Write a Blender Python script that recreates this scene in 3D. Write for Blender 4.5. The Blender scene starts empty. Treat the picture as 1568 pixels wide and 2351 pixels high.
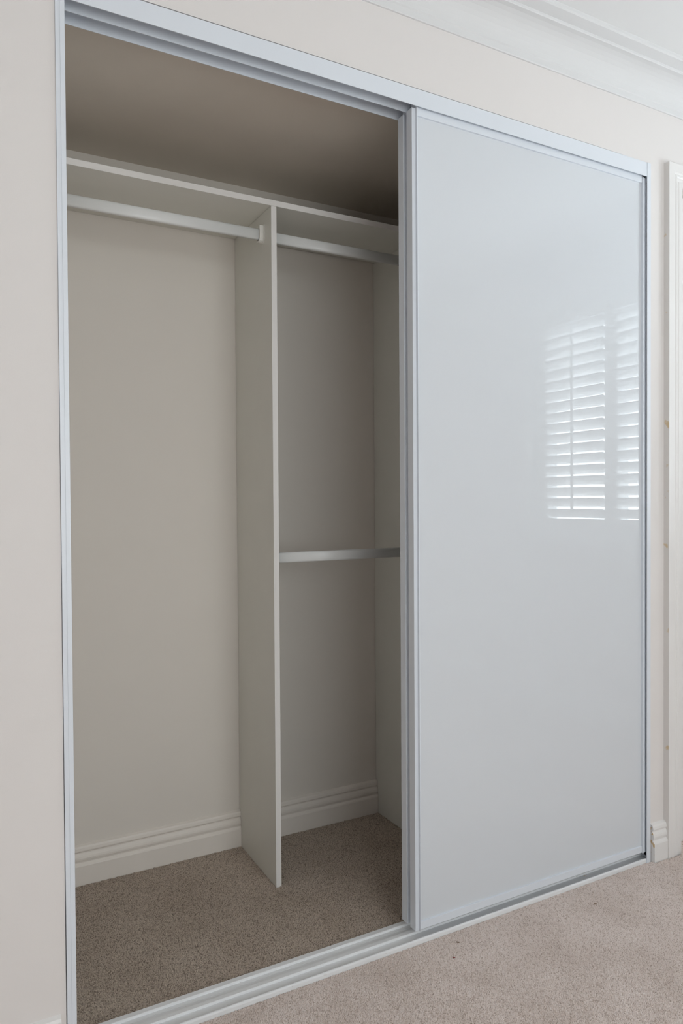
import bpy, bmesh, math, random
import numpy as np
from mathutils import Vector, Matrix

# ------------------------------------------------------------------ camera
S = bpy.context.scene
COL = S.collection
CAM = (-0.2001, -1.4671, 1.0999)
YAW, PITCH, ROLL, FPX = 0.49505, -0.015945, -0.006323, 1655.17
IMG_W, IMG_H = 1568.0, 2351.0

def cam_axes():
    f = Vector((math.sin(YAW) * math.cos(PITCH), math.cos(YAW) * math.cos(PITCH), math.sin(PITCH)))
    r = Vector((math.cos(YAW), -math.sin(YAW), 0.0))
    u = r.cross(f)
    r2 = math.cos(ROLL) * r + math.sin(ROLL) * u
    u2 = -math.sin(ROLL) * r + math.cos(ROLL) * u
    return r2, u2, f

cr, cu, cf = cam_axes()
cd = bpy.data.cameras.new('camera')
cam = bpy.data.objects.new('camera', cd)
COL.objects.link(cam)
cd.sensor_fit = 'VERTICAL'
cd.sensor_height = 36.0
cd.sensor_width = 36.0 * IMG_W / IMG_H
cd.lens = FPX * 36.0 / IMG_H
cd.clip_start = 0.02
m = Matrix((cr, cu, -cf)).transposed().to_4x4()
m.translation = Vector(CAM)
cam.matrix_world = m
S.camera = cam

# ------------------------------------------------------------------ sky, daylight, exposure
w = bpy.data.worlds.new('overcast_sky')
S.world = w
w.use_nodes = True
bg = w.node_tree.nodes['Background']
bg.inputs['Color'].default_value = (0.95, 0.97, 1.0, 1)
bg.inputs['Strength'].default_value = 1.0

def daylight(name, loc, rot, sx, sy, radiance, col):
    """soft area light standing outside a window opening"""
    l = bpy.data.lights.new(name, 'AREA')
    l.shape = 'RECTANGLE'
    l.size, l.size_y = sx, sy
    l.energy = radiance * sx * sy * 4.0
    l.color = col
    o = bpy.data.objects.new(name, l)
    COL.objects.link(o)
    o.location, o.rotation_euler = loc, rot
    return o

WX = 2.58                       # window wall
RY = -3.2                       # wall behind the camera
daylight('side_window_daylight', (WX + 0.20, -0.938, 1.45), (0, math.pi / 2, 0), 2.0, 1.7, 14.0, (0.86, 0.93, 1.0))
daylight('rear_fill_light', (0.55, RY - 0.16, 1.33), (math.pi / 2, 0, 0), 2.4, 2.0, 3.4, (0.97, 0.98, 1.0))  # added fill through an assumed, unseen rear window, for closet and doors

sd = bpy.data.lights.new('sun', 'SUN')
sd.energy = 54.0
sd.angle = 0.0093
sd.color = (1.0, 0.985, 0.97)
sun = bpy.data.objects.new('sun', sd)
COL.objects.link(sun)
sun.rotation_euler = (0, math.radians(37), 0)      # high sun outside the shuttered window
sun.location = (6, -0.9, 6)

S.view_settings.view_transform = 'Standard'
S.view_settings.look = 'None'
S.view_settings.gamma = 1.0
S.view_settings.use_curve_mapping = False
S.view_settings.exposure = -0.33
S.cycles.max_bounces = 8
S.cycles.diffuse_bounces = 6
S.cycles.glossy_bounces = 3
S.cycles.transparent_max_bounces = 8
S.cycles.sample_clamp_indirect = 6.0
S.cycles.caustics_reflective = False
S.cycles.caustics_refractive = False
S.cycles.use_light_tree = False
S.cycles.use_adaptive_sampling = True
S.cycles.adaptive_threshold = 0.06
S.cycles.adaptive_min_samples = 20
w.cycles.sampling_method = 'NONE'

# ------------------------------------------------------------------ materials
def new_mat(name):
    mt = bpy.data.materials.new(name)
    mt.use_nodes = True
    nt = mt.node_tree
    return mt, nt, nt.nodes['Principled BSDF']

def paint(name, col, rough=0.6, spec=0.5, var=0.02, scale=3.0, bump=0.0, bscale=400.0, coat=0.0):
    mt, nt, p = new_mat(name)
    n = nt.nodes.new('ShaderNodeTexNoise')
    tc = nt.nodes.new('ShaderNodeTexCoord')
    n.inputs['Scale'].default_value = scale
    n.inputs['Detail'].default_value = 3
    nt.links.new(tc.outputs['Object'], n.inputs['Vector'])
    cr_ = nt.nodes.new('ShaderNodeValToRGB')
    cr_.color_ramp.elements[0].position = 0.3
    cr_.color_ramp.elements[1].position = 0.7
    cr_.color_ramp.elements[0].color = (*[c * (1 - var) for c in col], 1)
    cr_.color_ramp.elements[1].color = (*[min(1, c * (1 + var)) for c in col], 1)
    nt.links.new(n.outputs['Fac'], cr_.inputs['Fac'])
    nt.links.new(cr_.outputs['Color'], p.inputs['Base Color'])
    p.inputs['Roughness'].default_value = rough
    p.inputs['Specular IOR Level'].default_value = spec
    p.inputs['Coat Weight'].default_value = coat
    p.inputs['Coat Roughness'].default_value = 0.08
    if bump:
        n2 = nt.nodes.new('ShaderNodeTexNoise')
        n2.inputs['Scale'].default_value = bscale
        n2.inputs['Detail'].default_value = 2
        nt.links.new(tc.outputs['Object'], n2.inputs['Vector'])
        b = nt.nodes.new('ShaderNodeBump')
        b.inputs['Strength'].default_value = bump
        b.inputs['Distance'].default_value = 0.001
        nt.links.new(n2.outputs['Fac'], b.inputs['Height'])
        nt.links.new(b.outputs['Normal'], p.inputs['Normal'])
    return mt

def worn_paint(name, col, under, thresh=0.62, scale=60.0):
    """white gloss paint chipped through to the wood in patches"""
    mt, nt, p = new_mat(name)
    tc = nt.nodes.new('ShaderNodeTexCoord')
    n = nt.nodes.new('ShaderNodeTexNoise')
    n.inputs['Scale'].default_value = scale
    n.inputs['Detail'].default_value = 4
    nt.links.new(tc.outputs['Object'], n.inputs['Vector'])
    r = nt.nodes.new('ShaderNodeValToRGB')
    r.color_ramp.elements[0].position = thresh
    r.color_ramp.elements[1].position = thresh + 0.04
    r.color_ramp.elements[0].color = (*col, 1)
    r.color_ramp.elements[1].color = (*under, 1)
    nt.links.new(n.outputs['Fac'], r.inputs['Fac'])
    nt.links.new(r.outputs['Color'], p.inputs['Base Color'])
    p.inputs['Roughness'].default_value = 0.45
    return mt

M_WALL = paint('wall_paint', (0.770, 0.738, 0.724), 0.75, 0.25, 0.008, 2.0, 0.06, 500)
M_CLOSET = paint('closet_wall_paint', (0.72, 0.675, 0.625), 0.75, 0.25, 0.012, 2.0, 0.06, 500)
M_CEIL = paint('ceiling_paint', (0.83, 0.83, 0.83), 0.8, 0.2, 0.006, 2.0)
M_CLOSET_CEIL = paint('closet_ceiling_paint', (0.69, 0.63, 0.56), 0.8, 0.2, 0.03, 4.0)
M_COVE = paint('cornice_paint', (0.735, 0.735, 0.74), 0.8, 0.2, 0.006, 2.0)
M_TRIM = paint('trim_gloss_paint', (0.80, 0.785, 0.775), 0.35, 0.5, 0.01, 6.0, 0.05, 150)
M_SKIRT = paint('closet_skirting_paint', (0.76, 0.71, 0.66), 0.45, 0.4, 0.02, 6.0)
M_FRAME = paint('white_powder_coat', (0.735, 0.775, 0.835), 0.32, 0.5, 0.006, 5.0)
M_MELA = paint('white_melamine', (0.73, 0.72, 0.67), 0.45, 0.4, 0.012, 9.0, 0.03, 700)
M_EDGE = paint('melamine_edge_tape', (0.80, 0.775, 0.755), 0.45, 0.4, 0.01, 9.0)
M_ROD = paint('white_rod_enamel', (0.80, 0.805, 0.80), 0.3, 0.5, 0.008, 9.0)
M_PLASTIC = paint('cream_plastic', (0.76, 0.74, 0.70), 0.45, 0.4, 0.01, 20.0)
M_SHUT = paint('shutter_white', (0.86, 0.87, 0.88), 0.4, 0.5, 0.005, 5.0)
M_LOUVRE = paint('louvre_white_translucent', (0.88, 0.885, 0.89), 0.4, 0.5, 0.005, 5.0)
nt = M_LOUVRE.node_tree
tl = nt.nodes.new('ShaderNodeBsdfTranslucent'); tl.inputs['Color'].default_value = (0.88, 0.89, 0.90, 1)  # translucency added to brighten the slats from behind
mxs = nt.nodes.new('ShaderNodeMixShader'); mxs.inputs['Fac'].default_value = 0.16
nt.links.new(nt.nodes['Principled BSDF'].outputs['BSDF'], mxs.inputs[1]); nt.links.new(tl.outputs['BSDF'], mxs.inputs[2])
nt.links.new(mxs.outputs['Shader'], nt.nodes['Material Output'].inputs['Surface'])
M_WORN = worn_paint('worn_trim_paint', (0.78, 0.76, 0.745), (0.62, 0.45, 0.25), 0.55, 60.0)
M_DARK = paint('jamb_gap_shade', (0.03, 0.032, 0.04), 0.9, 0.1, 0.1, 50)  # near-black that stands in for shade inside the jambs

# back painted glass of the doors: pale diffuse sheet under a clear mirror-smooth surface
M_GLASS, nt, p = new_mat('back_painted_glass')
p.inputs['Base Color'].default_value = (0.672, 0.70, 0.738, 1)
p.inputs['Roughness'].default_value = 0.0
p.inputs['IOR'].default_value = 1.52

# clear window pane
M_PANE, nt, p = new_mat('window_glass')
nt.nodes.remove(p)
out = nt.nodes['Material Output']
tr = nt.nodes.new('ShaderNodeBsdfTransparent'); tr.inputs['Color'].default_value = (0.95, 0.97, 0.96, 1)
gl = nt.nodes.new('ShaderNodeBsdfGlossy'); gl.inputs['Roughness'].default_value = 0.0
mx = nt.nodes.new('ShaderNodeMixShader'); mx.inputs['Fac'].default_value = 0.04
nt.links.new(tr.outputs['BSDF'], mx.inputs[1]); nt.links.new(gl.outputs['BSDF'], mx.inputs[2])
nt.links.new(mx.outputs['Shader'], out.inputs['Surface'])

# aluminium floor track, white with grime in the channels
M_TRACK, nt, p = new_mat('white_track_with_grime')
tc = nt.nodes.new('ShaderNodeTexCoord')
mp = nt.nodes.new('ShaderNodeMapping'); mp.inputs['Scale'].default_value = (60, 300, 300)
n1 = nt.nodes.new('ShaderNodeTexNoise'); n1.inputs['Scale'].default_value = 1.0; n1.inputs['Detail'].default_value = 5
nt.links.new(tc.outputs['Object'], mp.inputs['Vector']); nt.links.new(mp.outputs['Vector'], n1.inputs['Vector'])
r1 = nt.nodes.new('ShaderNodeValToRGB')
r1.color_ramp.elements[0].position = 0.70; r1.color_ramp.elements[0].color = (0.81, 0.82, 0.835, 1)
r1.color_ramp.elements[1].position = 0.76; r1.color_ramp.elements[1].color = (0.42, 0.36, 0.31, 1)
nt.links.new(n1.outputs['Fac'], r1.inputs['Fac']); nt.links.new(r1.outputs['Color'], p.inputs['Base Color'])
p.inputs['Roughness'].default_value = 0.33

def carpet_mat(name, island, ramp_cols):
    mt, nt, p = new_mat(name)
    tc = nt.nodes.new('ShaderNodeTexCoord')
    big = nt.nodes.new('ShaderNodeTexNoise'); big.inputs['Scale'].default_value = 7.0; big.inputs['Detail'].default_value = 4
    nt.links.new(tc.outputs['Object'], big.inputs['Vector'])
    ramp = nt.nodes.new('ShaderNodeValToRGB')
    e = ramp.color_ramp.elements
    e[0].position = 0.0; e[0].color = (*ramp_cols[0], 1)
    e[1].position = 1.0; e[1].color = (*ramp_cols[2], 1)
    x = e.new(0.30); x.color = (*ramp_cols[1], 1)
    if island:
        g = nt.nodes.new('ShaderNodeNewGeometry')
        nt.links.new(g.outputs['Random Per Island'], ramp.inputs['Fac'])
    else:
        v = nt.nodes.new('ShaderNodeTexVoronoi'); v.inputs['Scale'].default_value = 380.0
        nt.links.new(tc.outputs['Object'], v.inputs['Vector'])
        sp = nt.nodes.new('ShaderNodeSeparateColor')
        nt.links.new(v.outputs['Color'], sp.inputs['Color'])
        nt.links.new(sp.outputs['Red'], ramp.inputs['Fac'])
        b = nt.nodes.new('ShaderNodeBump'); b.inputs['Strength'].default_value = 0.8; b.inputs['Distance'].default_value = 0.003
        b.invert = True
        nt.links.new(v.outputs['Distance'], b.inputs['Height']); nt.links.new(b.outputs['Normal'], p.inputs['Normal'])
    mm = nt.nodes.new('ShaderNodeMix'); mm.data_type = 'RGBA'; mm.blend_type = 'MULTIPLY'; mm.inputs['Factor'].default_value = 1.0
    r2 = nt.nodes.new('ShaderNodeValToRGB')
    r2.color_ramp.elements[0].position = 0.35; r2.color_ramp.elements[0].color = (0.90, 0.885, 0.87, 1)
    r2.color_ramp.elements[1].position = 0.65; r2.color_ramp.elements[1].color = (1, 1, 1, 1)
    nt.links.new(big.outputs['Fac'], r2.inputs['Fac'])
    nt.links.new(ramp.outputs['Color'], mm.inputs['A']); nt.links.new(r2.outputs['Color'], mm.inputs['B'])
    nt.links.new(mm.outputs['Result'], p.inputs['Base Color'])
    p.inputs['Roughness'].default_value = 0.95
    p.inputs['Specular IOR Level'].default_value = 0.1
    p.inputs['Sheen Weight'].default_value = 0.15
    return mt

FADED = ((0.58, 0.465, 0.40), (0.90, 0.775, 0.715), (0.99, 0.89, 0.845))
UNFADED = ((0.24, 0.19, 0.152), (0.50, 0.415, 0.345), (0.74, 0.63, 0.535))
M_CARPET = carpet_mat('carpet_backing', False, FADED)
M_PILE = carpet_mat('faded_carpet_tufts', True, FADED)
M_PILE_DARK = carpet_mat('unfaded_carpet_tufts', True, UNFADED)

# ------------------------------------------------------------------ builders
def make(name, bm, mat, parent=None, label=None, cat=None, kind=None, group=None, smooth=False):
    bmesh.ops.recalc_face_normals(bm, faces=bm.faces[:])
    me = bpy.data.meshes.new(name)
    bm.to_mesh(me); bm.free()
    for mt in (mat if isinstance(mat, (list, tuple)) else [mat]):
        me.materials.append(mt)
    if smooth:
        for pl in me.polygons: pl.use_smooth = True
    o = bpy.data.objects.new(name, me)
    COL.objects.link(o)
    if parent: o.parent = parent
    tag(o, label, cat, kind, group)
    return o

def tag(o, label=None, cat=None, kind=None, group=None):
    if label: o['label'] = label
    if cat: o['category'] = cat
    if kind: o['kind'] = kind
    if group: o['group'] = group
    return o

def thing(name, label, cat, group=None, loc=(0, 0, 0)):
    o = bpy.data.objects.new(name, None)
    o.empty_display_size = 0.05
    COL.objects.link(o)
    o.location = loc
    return tag(o, label, cat, None, group)

def box(bm, x0, x1, y0, y1, z0, z1, bev=0.0, mat=0):
    vs = [bm.verts.new((x, y, z)) for x in (x0, x1) for y in (y0, y1) for z in (z0, z1)]
    f = [(0, 1, 3, 2), (4, 6, 7, 5), (0, 4, 5, 1), (2, 3, 7, 6), (0, 2, 6, 4), (1, 5, 7, 3)]
    fs = [bm.faces.new([vs[i] for i in q]) for q in f]
    for q in fs: q.material_index = mat
    if bev:
        es = list({e for q in fs for e in q.edges})
        bmesh.ops.bevel(bm, geom=es, offset=bev, segments=2, profile=0.5, affect='EDGES')
    return bm

def B(*a, **k):
    return box(bmesh.new(), *a, **k)

def prism(bm, prof, frame, a, b, caps=True, closed=True, capmat=0):
    """extrude the 2-D profile; frame(u, v, t) -> xyz; from t=a to t=b"""
    A = [bm.verts.new(frame(u, v, a)) for u, v in prof]
    Bv = [bm.verts.new(frame(u, v, b)) for u, v in prof]
    n = len(prof)
    for i in range(n if closed else n - 1):
        j = (i + 1) % n
        bm.faces.new((A[i], A[j], Bv[j], Bv[i]))
    if caps:
        f1 = bm.faces.new(A); f2 = bm.faces.new(Bv[::-1])
        f1.material_index = f2.material_index = capmat
    return bm

def along_x(u, v, t): return (t, u, v)       # profile in (y, z)
def along_z(u, v, t): return (u, v, t)       # profile in (x, y)
def along_y(u, v, t): return (u, t, v)       # profile in (x, z)

# ------------------------------------------------------------------ measures
W = 1.6329                 # clear width between the jamb flanges
H = 2.10                   # top of the wardrobe frame
FB = 2.0588                # bottom edge of the head fascia
WY = 0.004                 # face of the bedroom wall
ZC = 2.370                 # bedroom ceiling
CY = 0.7115                # closet rear wall
LX = -2.0                  # bedroom left wall
FL = -0.007                # carpet backing
CL, CRX = -0.0195, 1.655   # closet side walls
DX, DY = 0.5977, 0.4149    # first divider: left face, front edge
ZS = 1.9285                # underside of the shelf
TH = 0.016

# ------------------------------------------------------------------ the room
# floor
make('floor', B(LX - 0.1, WX + 0.2, RY - 0.2, CY + 0.1, FL - 0.06, FL), M_CARPET, kind='structure',
     label='beige twist pile carpet floor running from bedroom into wardrobe')
# wardrobe wall with the wardrobe opening and the doorway
DO0, DO1, DOZ = 1.779, 2.512, 2.055
bm = bmesh.new()
wt = 0.10
prism(bm, [(LX, FL - .02), (-0.0186, FL - .02), (-0.0171, 1.72), (-0.0171, H + .0022), (-0.0171, ZC), (LX, ZC)], along_y, WY, wt)
prism(bm, [(-0.0171, H + .0052), (1.45, H + .0036), (1.6505, H + .0022), (1.6505, ZC), (-0.0171, ZC)], along_y, WY, wt)
box(bm, 1.6505, DO0, WY, wt, FL - .02, ZC)
box(bm, DO0, DO1, WY, wt, DOZ, ZC)
box(bm, DO1, WX + 0.1, WY, wt, FL - .02, ZC)
make('wall_front', bm, M_WALL, kind='structure', label='off-white painted wall around the sliding wardrobe')
# window wall
WO = (-1.45, -0.426, 0.895, 2.105)
bm = bmesh.new()
x0, x1 = WX, WX + 0.11
box(bm, x0, x1, RY, WO[0], FL - .02, ZC); box(bm, x0, x1, WO[1], WY, FL - .02, ZC)
box(bm, x0, x1, WO[0], WO[1], FL - .02, WO[2]); box(bm, x0, x1, WO[0], WO[1], WO[3], ZC)
make('wall_right', bm, M_WALL, kind='structure')
# wall behind the camera, with an opening added to let fill light in
RO = (-0.55, 1.65, 0.40, 2.25)
bm = bmesh.new()
y0, y1 = RY - 0.11, RY
box(bm, LX, RO[0], y0, y1, FL - .02, ZC); box(bm, RO[1], WX + .1, y0, y1, FL - .02, ZC)
box(bm, RO[0], RO[1], y0, y1, FL - .02, RO[2]); box(bm, RO[0], RO[1], y0, y1, RO[3], ZC)
make('wall_rear', bm, M_WALL, kind='structure')
make('wall_left', B(LX - 0.1, LX, RY - .1, wt, FL - .02, ZC), M_WALL, kind='structure')
make('ceiling', B(LX - .1, WX + .2, RY - .15, wt, ZC, ZC + 0.08), M_CEIL, kind='structure', label='smooth white bedroom ceiling')
# closet shell
make('wall_closet_back', B(CL - .1, CRX + .1, CY, CY + .1, FL - .02, 2.25), M_CLOSET, kind='structure', label='off-white plaster wall at the back of the wardrobe')
make('wall_closet_left', B(CL - .1, CL, wt - .002, CY, FL - .02, 2.25), M_CLOSET, kind='structure')
make('wall_closet_right', B(CRX, CRX + .1, wt - .002, CY, FL - .02, 2.25), M_CLOSET, kind='structure')
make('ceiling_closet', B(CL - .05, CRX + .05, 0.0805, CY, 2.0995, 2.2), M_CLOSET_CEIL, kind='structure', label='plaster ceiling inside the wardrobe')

# cornice (cove) along the wardrobe wall and the window wall
def cove_profile():
    d = [(0, 0)]                                  # (out from wall, up from the foot)
    d += [(0.004, 0.0), (0.0055, 0.003), (0.0055, 0.017), (0.0085, 0.020)]
    for i in range(9):
        a = i / 8 * math.pi / 2
        d.append((0.0085 + 0.060 * (1 - math.cos(a)), 0.020 + 0.058 * math.sin(a)))
    d += [(0.0705, 0.0805), (0.0705, 0.0855), (0.086, 0.0885), (0.097, 0.091), (0.1005, 0.0945), (0.1005, 0.1045), (0, 0.1045)]
    return d
cp = cove_profile()
bm = bmesh.new()
prism(bm, [(WY - u, ZC - 0.103 + v) for u, v in cp], along_x, LX, WX)
make('trim_1', bm, M_COVE, kind='structure', label='white moulded cornice between wall and ceiling')
bm = bmesh.new()
prism(bm, [(WX - u, ZC - 0.103 + v) for u, v in cp], along_y, RY, WY - 0.08)
make('trim_2', bm, M_COVE, kind='structure')

# skirting boards
SK = [(0, FL), (0.0163, FL), (0.0163, 0.0535), (0.0150, 0.0570), (0.0105, 0.0625), (0.0112, 0.0660), (0.0132, 0.0700),
      (0.0136, 0.0745), (0.0124, 0.0800), (0.0102, 0.0855), (0.0082, 0.0885), (0.0082, 0.0915), (0.0112, 0.0945),
      (0.0116, 0.0975), (0.0105, 0.1035), (0.0080, 0.1085), (0.0, 0.1125)]
bm = bmesh.new()
prism(bm, [(WY - u, v) for u, v in SK], along_x, 1.6530, 1.7135, capmat=1)
make('baseboard_right', bm, [M_TRIM, M_WORN], kind='structure', label='short white moulded skirting piece between wardrobe and door architrave')
bm = bmesh.new()
prism(bm, [(WY - u, v) for u, v in SK], along_x, LX, -0.0285, capmat=1)
make('baseboard_left', bm, [M_TRIM, M_WORN], kind='structure', label='white skirting end at the foot of the left wall')
bm = bmesh.new()
prism(bm, [(CY - u * 0.91, v) for u, v in SK], along_x, CL, CRX)
make('baseboard_closet', bm, M_SKIRT, kind='structure', label='moulded cream skirting along the wardrobe back wall')
bm = bmesh.new()
prism(bm, [(WX - u, v) for u, v in SK], along_y, RY, WY)
make('baseboard_window', bm, M_TRIM, kind='structure')

# door architrave beside the wardrobe
AP = [(0, 0), (0, 0.0185), (0.0012, 0.0192), (0.0255, 0.0192), (0.0275, 0.0165), (0.0300, 0.0140), (0.0325, 0.0150), (0.0350, 0.0172),
      (0.0385, 0.0178), (0.0415, 0.0160), (0.0440, 0.0125), (0.0490, 0.0118), (0.0520, 0.0142), (0.0600, 0.0142), (0.0660, 0.0130), (0.0660, 0)]
AX0, AX1, AZ = 1.7135, 2.578, 2.116
def architrave(x0, x1, zt, to):
    """three mitred sides: the profile runs inwards from the outer edge; to(x, d, z) -> xyz"""
    bm = bmesh.new()
    rings = []
    for st in ('l0', 'l1', 'r1', 'r0'):
        ring = []
        for u, d in AP:
            x = x0 + u if st[0] == 'l' else x1 - u
            z = FL if st[1] == '0' else zt - u
            ring.append(bm.verts.new(to(x, d, z)))
        rings.append(ring)
    n = len(AP)
    for k in range(3):
        for i in range(n):
            j = (i + 1) % n
            f = bm.faces.new((rings[k][i], rings[k][j], rings[k + 1][j], rings[k + 1][i]))
            f.material_index = 1 if (i == 0 and k == 0) else 0
    bm.faces.new(rings[0]); bm.faces.new(rings[3][::-1])
    return bm
M_WORN2 = worn_paint('worn_architrave_edge', (0.74, 0.715, 0.695), (0.64, 0.50, 0.31), 0.64, 14.0)
make('trim_3', architrave(AX0, AX1, AZ, lambda x, d, z: (x, WY - d, z)), [M_TRIM, M_WORN2], kind='structure',
     label='white stepped door architrave with worn paint on its edge')
door = make('door_1', B(DO0 + .001, DO1 - .001, 0.045, 0.082, FL + .001, DOZ - .001, 0.0005), M_TRIM, kind='structure')
kn = bmesh.new()
bmesh.ops.create_uvsphere(kn, u_segments=20, v_segments=12, radius=0.026, matrix=Matrix.Translation((DO1 - 0.07, 0.0, 1.0)))
bmesh.ops.create_cone(kn, cap_ends=True, segments=20, radius1=0.010, radius2=0.010, depth=0.05, matrix=Matrix.Translation((DO1 - 0.07, 0.025, 1.0)) @ Matrix.Rotation(math.pi / 2, 4, 'X'))
make('door_knob', kn, M_FRAME, parent=door, smooth=True)

# ------------------------------------------------------------------ windows
def window_parts(name, lining, pane):
    o = make(name, lining, M_SHUT, kind='structure')
    make('pane', pane, M_PANE, parent=o)
    return o
bm = bmesh.new()
a0, a1, b0, b1 = WO
fx0, fx1 = WX + 0.0, WX + 0.11
box(bm, fx0, fx1, a0, a0 + .012, b0, b1); box(bm, fx0, fx1, a1 - .012, a1, b0, b1)
box(bm, fx0, fx1, a0 + .012, a1 - .012, b0, b0 + .012); box(bm, fx0, fx1, a0 + .012, a1 - .012, b1 - .012, b1)
for (p0, p1, q0, q1) in ((a0 + .012, -1.404, b0 + .012, b1 - .012), (-0.472, a1 - .012, b0 + .012, b1 - .012),
                         (-1.404, -0.472, b0 + .012, 0.9235), (-1.404, -0.472, 2.0755, b1 - .012)):
    box(bm, WX + .001, WX + .034, p0, p1, q0, q1)
# sash frame outside
for (p0, p1, q0, q1) in ((a0 + .012, a0 + .06, b0 + .012, b1 - .012), (a1 - .06, a1 - .012, b0 + .012, b1 - .012),
                         (a0 + .06, a1 - .06, b0 + .012, b0 + .06), (a0 + .06, a1 - .06, b1 - .06, b1 - .012), (-0.955, -0.92, b0 + .06, b1 - .06)):
    box(bm, WX + .075, WX + .105, p0, p1, q0, q1)
win = window_parts('window_1', bm, B(WX + .088, WX + .092, a0 + .05, a1 - .05, b0 + .05, b1 - .05))
# architrave and sill of the window on the wall face
bm = bmesh.new()
prism(bm, [(a0 - .055, b0 - .02), (a0 - .055, b1 + .055), (a1 + .055, b1 + .055), (a1 + .055, b0 - .02), (a1, b0 - .02), (a1, b1), (a0, b1), (a0, b0 - .02)],
      lambda u, v, t: (t, u, v), WX - .014, WX)
make('window_architrave', bm, M_SHUT, parent=win)
make('window_sill', B(WX - .03, WX + .06, a0 - .065, a1 + .065, b0 - .02, b0 + .002, 0.003), M_SHUT, parent=win)

bm = bmesh.new()  # unseen rear window, added to carry the fill light
box(bm, RO[0], RO[0] + .05, RY - .10, RY - .02, RO[2], RO[3]); box(bm, RO[1] - .05, RO[1], RY - .10, RY - .02, RO[2], RO[3])
box(bm, RO[0] + .05, RO[1] - .05, RY - .10, RY - .02, RO[2], RO[2] + .05); box(bm, RO[0] + .05, RO[1] - .05, RY - .10, RY - .02, RO[3] - .05, RO[3])
box(bm, 0.53, 0.57, RY - .10, RY - .02, RO[2] + .05, RO[3] - .05)
window_parts('added_rear_window', bm, B(RO[0] + .04, RO[1] - .04, RY - .062, RY - .058, RO[2] + .04, RO[3] - .04))


# plantation shutters
LZ0, LZ1, NL = 0.999, 2.000, 18
def louvre_mesh(length):
    bm = bmesh.new()
    prof = []
    a, b = 0.0318, 0.0050
    for i in range(16):
        t = i / 16 * 2 * math.pi
        prof.append((a * math.cos(t), b * math.sin(t)))
    ang = math.radians(45)         # room edge up
    ca, sa = math.cos(ang), math.sin(ang)
    rot = [(-(u * ca - v * sa), u * sa + v * ca) for u, v in prof]
    prism(bm, rot, along_y, -length / 2, length / 2)
    me = bpy.data.meshes.new('louvre')
    bmesh.ops.recalc_face_normals(bm, faces=bm.faces[:])
    bm.to_mesh(me); bm.free()
    me.materials.append(M_LOUVRE)
    for pl in me.polygons: pl.use_smooth = len(pl.vertices) == 4
    return me
def shutter(y0, y1, label):
    sh = thing('window_shutter', label, 'shutter', 'plantation shutter panels', (WX + .016, (y0 + y1) / 2, LZ0 - .075))
    lx, ly, lz = sh.location
    def sub(bm):
        bmesh.ops.translate(bm, verts=bm.verts[:], vec=(-lx, -ly, -lz)); return bm
    sx0, sx1 = WX + .002, WX + .030
    for (p0, p1) in ((y0 - .037, y0), (y1, y1 + .037)):
        make('stile', sub(B(sx0, sx1, p0, p1, LZ0 - .075, LZ1 + .075, .002)), M_SHUT, sh)
    for (q0, q1) in ((LZ0 - .075, LZ0), (LZ1, LZ1 + .075)):
        make('rail', sub(B(sx0, sx1, y0, y1, q0, q1, .001)), M_SHUT, sh)
    me = louvre_mesh(y1 - y0 - .004)
    pitch = (LZ1 - LZ0) / NL
    for i in range(NL):
        o = bpy.data.objects.new('louvre', me)
        COL.objects.link(o); o.parent = sh
        o.location = (0, 0, LZ0 + pitch * (i + .5) - lz)
    ym = (y0 + y1) / 2
    make('tilt_rod', sub(B(WX - .018, WX - .007, ym - .006, ym + .006, LZ0 + .035, LZ1 + .005, .002)), M_SHUT, sh)
shutter(-1.366, -0.976, 'white louvred window shutter with tilt rod reflected in the glass door')
shutter(-0.900, -0.510, 'white louvred window shutter cut off by the door edge in the reflection')

# ------------------------------------------------------------------ wardrobe frame
def side_jamb(x0, s, label):
    """x0: inner edge of the flange; s = -1 flange runs left, +1 runs right"""
    j = thing('jamb_channel', label, 'door frame', None, (x0, 0, FL))
    prof = [(0, 0.0012), (0, -0.0008), (0.0004, -0.0012), (0.0085, -0.0012), (0.0089, -0.0002), (0.0166, -0.0002), (0.0170, 0.0002), (0.0170, 0.0790),
            (0.0155, 0.0790), (0.0155, 0.0012)]
    bm = bmesh.new()
    prism(bm, [(x0 + s * u, v) for u, v in prof], along_z, FL, H)
    bmesh.ops.translate(bm, verts=bm.verts[:], vec=(-x0, 0, -FL))
    make('channel', bm, M_FRAME, j)
    bm = B(x0 + s * .0152 - .0006, x0 + s * .0152 + .0006, .004, .034, .012, FB - .01)  # dark strip painting the shade in the gap behind the flange
    bmesh.ops.translate(bm, verts=bm.verts[:], vec=(-x0, 0, -FL))
    make('gap_shade_strip', bm, M_DARK, j)
side_jamb(0.0, -1, 'tall narrow white metal jamb on the open left side of wardrobe')
side_jamb(W, 1, 'tall narrow white metal jamb beside the door architrave')

ht = thing('head_track', 'white metal head track across the top of the wardrobe opening', 'door track', None, (0, 0, FB))
def down(bm, dz):
    bmesh.ops.translate(bm, verts=bm.verts[:], vec=(0, 0, -dz)); return bm
make('fascia', down(B(0.0006, W - .0006, -0.0004, 0.0014, FB, H, .0003), FB), M_FRAME, ht)
bm = bmesh.new()
lipb = [(0.0016, H - .0002), (0.0785, H - .0002), (0.0785, FB), (0.0770, FB), (0.0770, H - .002), (0.0378, H - .002), (0.0378, FB), (0.0363, FB), (0.0363, H - .002), (0.0016, H - .002)]
prism(bm, lipb, along_x, -0.0150, W + .0150)
make('channel', down(bm, FB), M_FRAME, ht)

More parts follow.
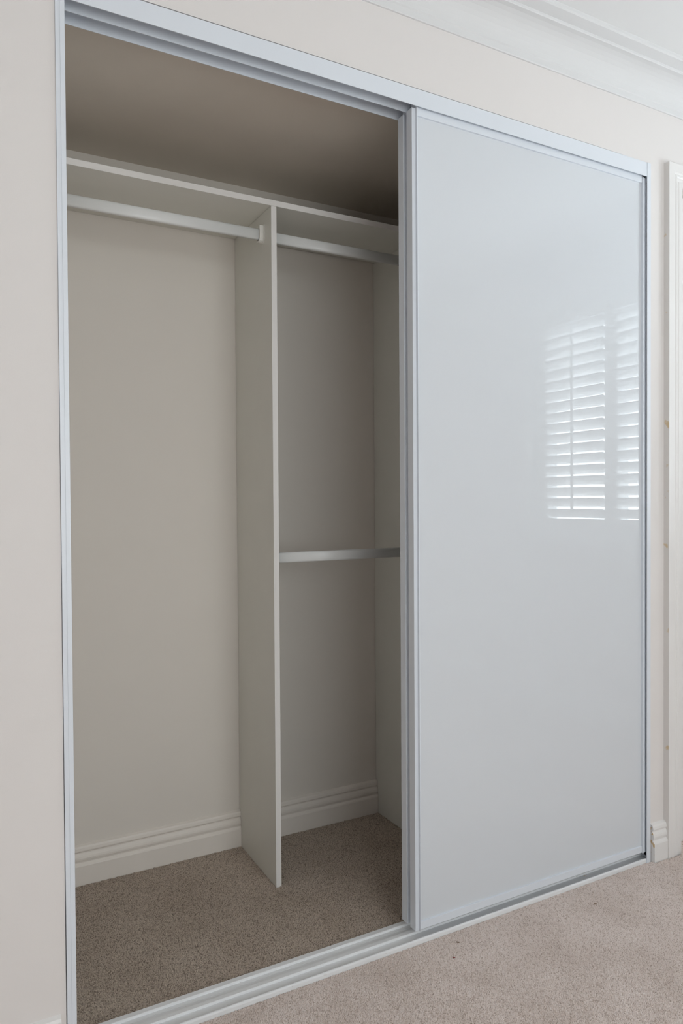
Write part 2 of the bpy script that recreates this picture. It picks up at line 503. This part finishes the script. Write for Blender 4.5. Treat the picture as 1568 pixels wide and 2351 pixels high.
ft = thing('floor_track', 'white metal floor track with two running channels', 'door track', None, (0, 0, FL))
tp = [(0.0010, FL), (0.0010, 0.0070), (0.0016, 0.0092), (0.0030, 0.0106), (0.0050, 0.0110), (0.0070, 0.0104), (0.0100, 0.0080), (0.0150, 0.0052), (0.0330, 0.0040),
      (0.0345, 0.0040), (0.0352, 0.0082), (0.0366, 0.0092), (0.0478, 0.0092), (0.0490, 0.0082), (0.0496, 0.0040),
      (0.0640, 0.0040), (0.0642, 0.0030), (0.0655, 0.0030), (0.0657, 0.0040), (0.0745, 0.0040), (0.0752, 0.0082), (0.0766, 0.0092), (0.0890, 0.0092), (0.0905, 0.0080), (0.0915, FL)]
bm = bmesh.new()
prism(bm, tp, along_x, -0.0150, W + .0150)
down(bm, FL)
make('channel', bm, M_TRACK, ft)

def sliding_door(x0, x1, yf, label):
    """x0,x1: outer edges; yf: front of the stiles"""
    zb, zt = 0.0295, 2.083
    d = thing('sliding_door', label, 'door', 'wardrobe sliding doors', ((x0 + x1) / 2, yf, zb))
    ox, oy, oz = d.location
    def loc(bm):
        bmesh.ops.translate(bm, verts=bm.verts[:], vec=(-ox, -oy, -oz)); return bm
    T = 0.0230
    # stiles with a forward finger lip on the glass side
    L = [(0, 0.0004), (0.0004, 0), (0.0086, 0), (0.0098, -0.0004), (0.0098, -0.0070), (0.0101, -0.0074), (0.0117, -0.0074), (0.0120, -0.0070), (0.0120, T), (0, T)]
    bm = bmesh.new()
    prism(bm, [(x0 + u, yf + v) for u, v in L], along_z, zb, 2.0565)
    make('stile', loc(bm), M_FRAME, d)
    Rr = [(0, 0.0004), (0.0004, 0), (0.0140, 0), (0.0140, -0.0030), (0.0144, -0.0034), (0.0160, -0.0034), (0.0164, -0.0030), (0.0164, T), (0, T)]
    bm = bmesh.new()
    prism(bm, [(x1 - u, yf + v) for u, v in Rr], along_z, zb - .002, 2.0565)
    make('stile', loc(bm), M_FRAME, d)
    make('top_rail', loc(B(x0 + .0122, x1 - .0166, yf + .0002, yf + .021, 2.0415, zt, .0006)), M_FRAME, d)
    make('bottom_rail', loc(B(x0 + .0122, x1 - .0166, yf + .0002, yf + .021, zb, 0.0485, .0006)), M_FRAME, d)
    make('glass_panel', loc(B(x0 + .0120, x1 - .0164, yf + .0052, yf + .0095, 0.0470, 2.0430)), M_GLASS, d)
sliding_door(0.7978, 1.6385, 0.0080, 'front sliding wardrobe door of pale glossy glass in white frame')
sliding_door(0.7978, 1.6385, 0.0460, 'rear sliding wardrobe door hidden behind the front one except its edge')

# ------------------------------------------------------------------ closet fittings
def panel_parts(t, body, edge):
    make('board', body, M_MELA, t); make('edge_tape', edge, M_EDGE, t)
sh = thing('wardrobe_shelf', 'long white melamine shelf across the top of the wardrobe', 'shelf', None, (0, DY, ZS))
bm = bmesh.new()
prism(bm, [(CL + .0005, DY + .0008), (CRX - .0005, DY + .0008), (CRX - .0005, CY - .004), (1.13, CY - .0085), (DX + TH, CY - .0045), (DX, CY - .0015), (CL + .0005, CY - .0008)], along_z, ZS, ZS + TH)
bmesh.ops.translate(bm, verts=bm.verts[:], vec=(0, -DY, -ZS))
b2 = B(CL + .0005, CRX - .0005, DY, DY + .0008, ZS, ZS + TH); bmesh.ops.translate(b2, verts=b2.verts[:], vec=(0, -DY, -ZS))
panel_parts(sh, bm, b2)

def divider(x, label):
    t = thing('wardrobe_divider', label, 'panel', 'upright wardrobe dividers', (x, DY, FL))
    top = ZS - .0006
    prof = [(DY + .0008, FL + .004), (CY - .0165, FL + .004), (CY - .0165, 0.0585), (CY - .0137, 0.064), (CY - .0137, 0.088), (CY - .0118, 0.092), (CY - .0118, 0.113), (CY - .0018, 0.1155), (CY - .0012, top), (DY + .0008, top)]
    bm = bmesh.new()
    prism(bm, prof, along_x, x, x + TH)
    bmesh.ops.translate(bm, verts=bm.verts[:], vec=(-x, -DY, -FL))
    b2 = B(x, x + TH, DY, DY + .0008, FL + .004, top); bmesh.ops.translate(b2, verts=b2.verts[:], vec=(-x, -DY, -FL))
    panel_parts(t, bm, b2)
divider(DX, 'white upright divider standing in the middle of the open wardrobe')
divider(1.108, 'white upright divider partly hidden behind the sliding door edge')

def rod(x0, x1, y, z, label):
    t = thing('clothes_rod', label, 'rod', 'clothes rods', ((x0 + x1) / 2, y, z))
    cx = (x0 + x1) / 2
    prof = []
    hw, hh = 0.0078, 0.0155
    for i in range(24):
        a = i / 24 * 2 * math.pi
        c, s = math.cos(a), math.sin(a)
        prof.append((math.copysign(abs(c) ** 0.55, c) * hw, math.copysign(abs(s) ** 0.75, s) * hh))
    bm = bmesh.new()
    prism(bm, prof, along_x, x0 - cx + .004, x1 - cx - .004)
    o = make('tube', bm, M_ROD, t)
    for pl in o.data.polygons: pl.use_smooth = len(pl.vertices) == 4
    for s, xe in ((1, x0 - cx), (-1, x1 - cx)):
        bm = bmesh.new()
        # U-shaped socket open at the top, on a flat back plate
        out = [(-0.0125, 0.024), (-0.0125, -0.012), (-0.0095, -0.0195), (-0.004, -0.0225), (0.004, -0.0225), (0.0095, -0.0195), (0.0125, -0.012), (0.0125, 0.024)]
        inn = [(0.0098, 0.019), (0.0098, -0.010), (0.0072, -0.0160), (0.003, -0.0180), (-0.003, -0.0180), (-0.0072, -0.0160), (-0.0098, -0.010), (-0.0098, 0.019)]
        prism(bm, [(-0.0165, 0.026), (-0.0165, -0.015), (-0.0045, -0.0262), (0.0045, -0.0262), (0.0165, -0.015), (0.0165, 0.026)], along_x, xe, xe + s * 0.0022)
        prism(bm, out + inn, along_x, xe + s * 0.0022, xe + s * 0.0135)
        make('end_bracket', bm, M_PLASTIC, t)
rod(CL, DX, 0.480, 1.8660, 'white clothes rod under the shelf in the left bay')
rod(DX + TH, 1.108, 0.480, 1.8640, 'white clothes rod under the shelf right of the divider')
rod(DX + TH, 1.108, 0.480, 0.9330, 'white clothes rod at mid height right of the divider')

# ------------------------------------------------------------------ carpet pile
rng = np.random.default_rng(7)
def project(P):
    d = P - np.array(CAM)
    z = d @ np.array(cf)
    return 784 + FPX * (d @ np.array(cr)) / z, 1175.5 - FPX * (d @ np.array(cu)) / z, z
def pile_points(x0, x1, y0, y1, step):
    nx, ny = int((x1 - x0) / step), int((y1 - y0) / step)
    gx, gy = np.meshgrid(np.arange(nx), np.arange(ny))
    P = np.stack([x0 + (gx.ravel() + .5) * step, y0 + (gy.ravel() + .5) * step, np.zeros(nx * ny)], 1)
    P[:, :2] += rng.uniform(-.5, .5, (len(P), 2)) * step * 0.9
    u, v, z = project(P)
    return P[(z > 0.2) & (u > -120) & (u < 1690) & (v < 2480) & (v > 1500)]
def pile(name, pts, label, mat):
    n = len(pts)
    # each tuft is a small leaning three-sided tip, rooted below its neighbours' shoulders
    hgt = rng.uniform(0.0060, 0.0086, n)
    rad = rng.uniform(0.0015, 0.0024, n)
    rot = rng.uniform(0, 2 * math.pi, n)
    la = rng.uniform(0, 2 * math.pi, n); lm = rng.uniform(0, 0.0011, n)
    V = np.zeros((n, 4, 3))
    for k in range(3):
        a = rot + k * 2 * math.pi / 3
        V[:, k, 0] = pts[:, 0] + rad * np.cos(a); V[:, k, 1] = pts[:, 1] + rad * np.sin(a); V[:, k, 2] = FL + .0050
    V[:, 3, 0] = pts[:, 0] + lm * np.cos(la); V[:, 3, 1] = pts[:, 1] + lm * np.sin(la); V[:, 3, 2] = FL + hgt
    F = np.array([[0, 1, 3], [1, 2, 3], [2, 0, 3]])
    T = (np.arange(n)[:, None, None] * 4 + F[None]).reshape(-1)
    me = bpy.data.meshes.new(name)
    me.vertices.add(n * 4); me.vertices.foreach_set('co', V.reshape(-1).astype(np.float32))
    nf = n * 3
    me.loops.add(nf * 3); me.loops.foreach_set('vertex_index', T.astype(np.int32))
    me.polygons.add(nf); me.polygons.foreach_set('loop_start', (np.arange(nf) * 3).astype(np.int32))
    me.update(calc_edges=True)
    me.materials.append(mat)
    o = bpy.data.objects.new(name, me)
    COL.objects.link(o)
    return tag(o, label, 'carpet', 'stuff')
def clear_of(P, rects):
    keep = np.ones(len(P), bool)
    for x0, x1, y0, y1 in rects:
        keep &= ~((P[:, 0] > x0) & (P[:, 0] < x1) & (P[:, 1] > y0) & (P[:, 1] < y1))
    return P[keep]
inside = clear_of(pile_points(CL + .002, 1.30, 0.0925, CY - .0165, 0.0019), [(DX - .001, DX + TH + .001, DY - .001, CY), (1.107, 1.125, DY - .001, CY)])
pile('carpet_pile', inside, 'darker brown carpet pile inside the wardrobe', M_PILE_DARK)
room = clear_of(pile_points(-0.1, 2.5, -0.95, 0.0, 0.0019), [(1.6525, 1.7145, -.0145, .01), (1.712, 2.6, -.0165, .01), (1.63, 1.66, -.002, .01)])
pile('carpet_pile', room, 'pale beige carpet pile on the bedroom floor', M_PILE)
print('tufts', len(inside), len(room))

# ------------------------------------------------------------------ crumbs on the floor
def fleck(name, x, y, z, size, col, label, seed):
    r = random.Random(seed)
    bm = bmesh.new()
    bmesh.ops.create_icosphere(bm, subdivisions=2, radius=size)
    for v in bm.verts:
        v.co.x *= 1.7 + r.uniform(-.4, .4); v.co.y *= 0.8 + r.uniform(-.3, .3); v.co.z *= 0.4 + r.uniform(-.1, .1)
    o = make(name, bm, paint('fleck_' + str(seed), col, 0.9, 0.1, 0.2, 300.0), None, label, 'debris')
    o.location = (x, y, z); o.rotation_euler = (0, 0, r.uniform(0, 3))
fleck('lint_fleck', 0.8907, -0.0404, 0.0012, 0.0026, (0.2, 0.12, 0.07), 'small brown lint fleck on carpet in front of glass door', 1)
fleck('carpet_crumb', 0.8457, -0.0838, 0.0012, 0.0022, (0.22, 0.03, 0.03), 'tiny dark red crumb on carpet below the brown lint', 2)
fleck('carpet_crumb', 0.5427, 0.0034, 0.0015, 0.0022, (0.55, 0.32, 0.1), 'tiny orange crumb on carpet by the floor track', 3)
fleck('lint_fleck', 1.3217, -0.0848, 0.0012, 0.0026, (0.24, 0.17, 0.11), 'small brown lint fleck on carpet near the door architrave', 4)
fleck('lint_tuft', 1.3930, 0.0200, 0.0112, 0.0026, (0.55, 0.47, 0.38), 'small beige carpet tuft lying on the floor track', 5)
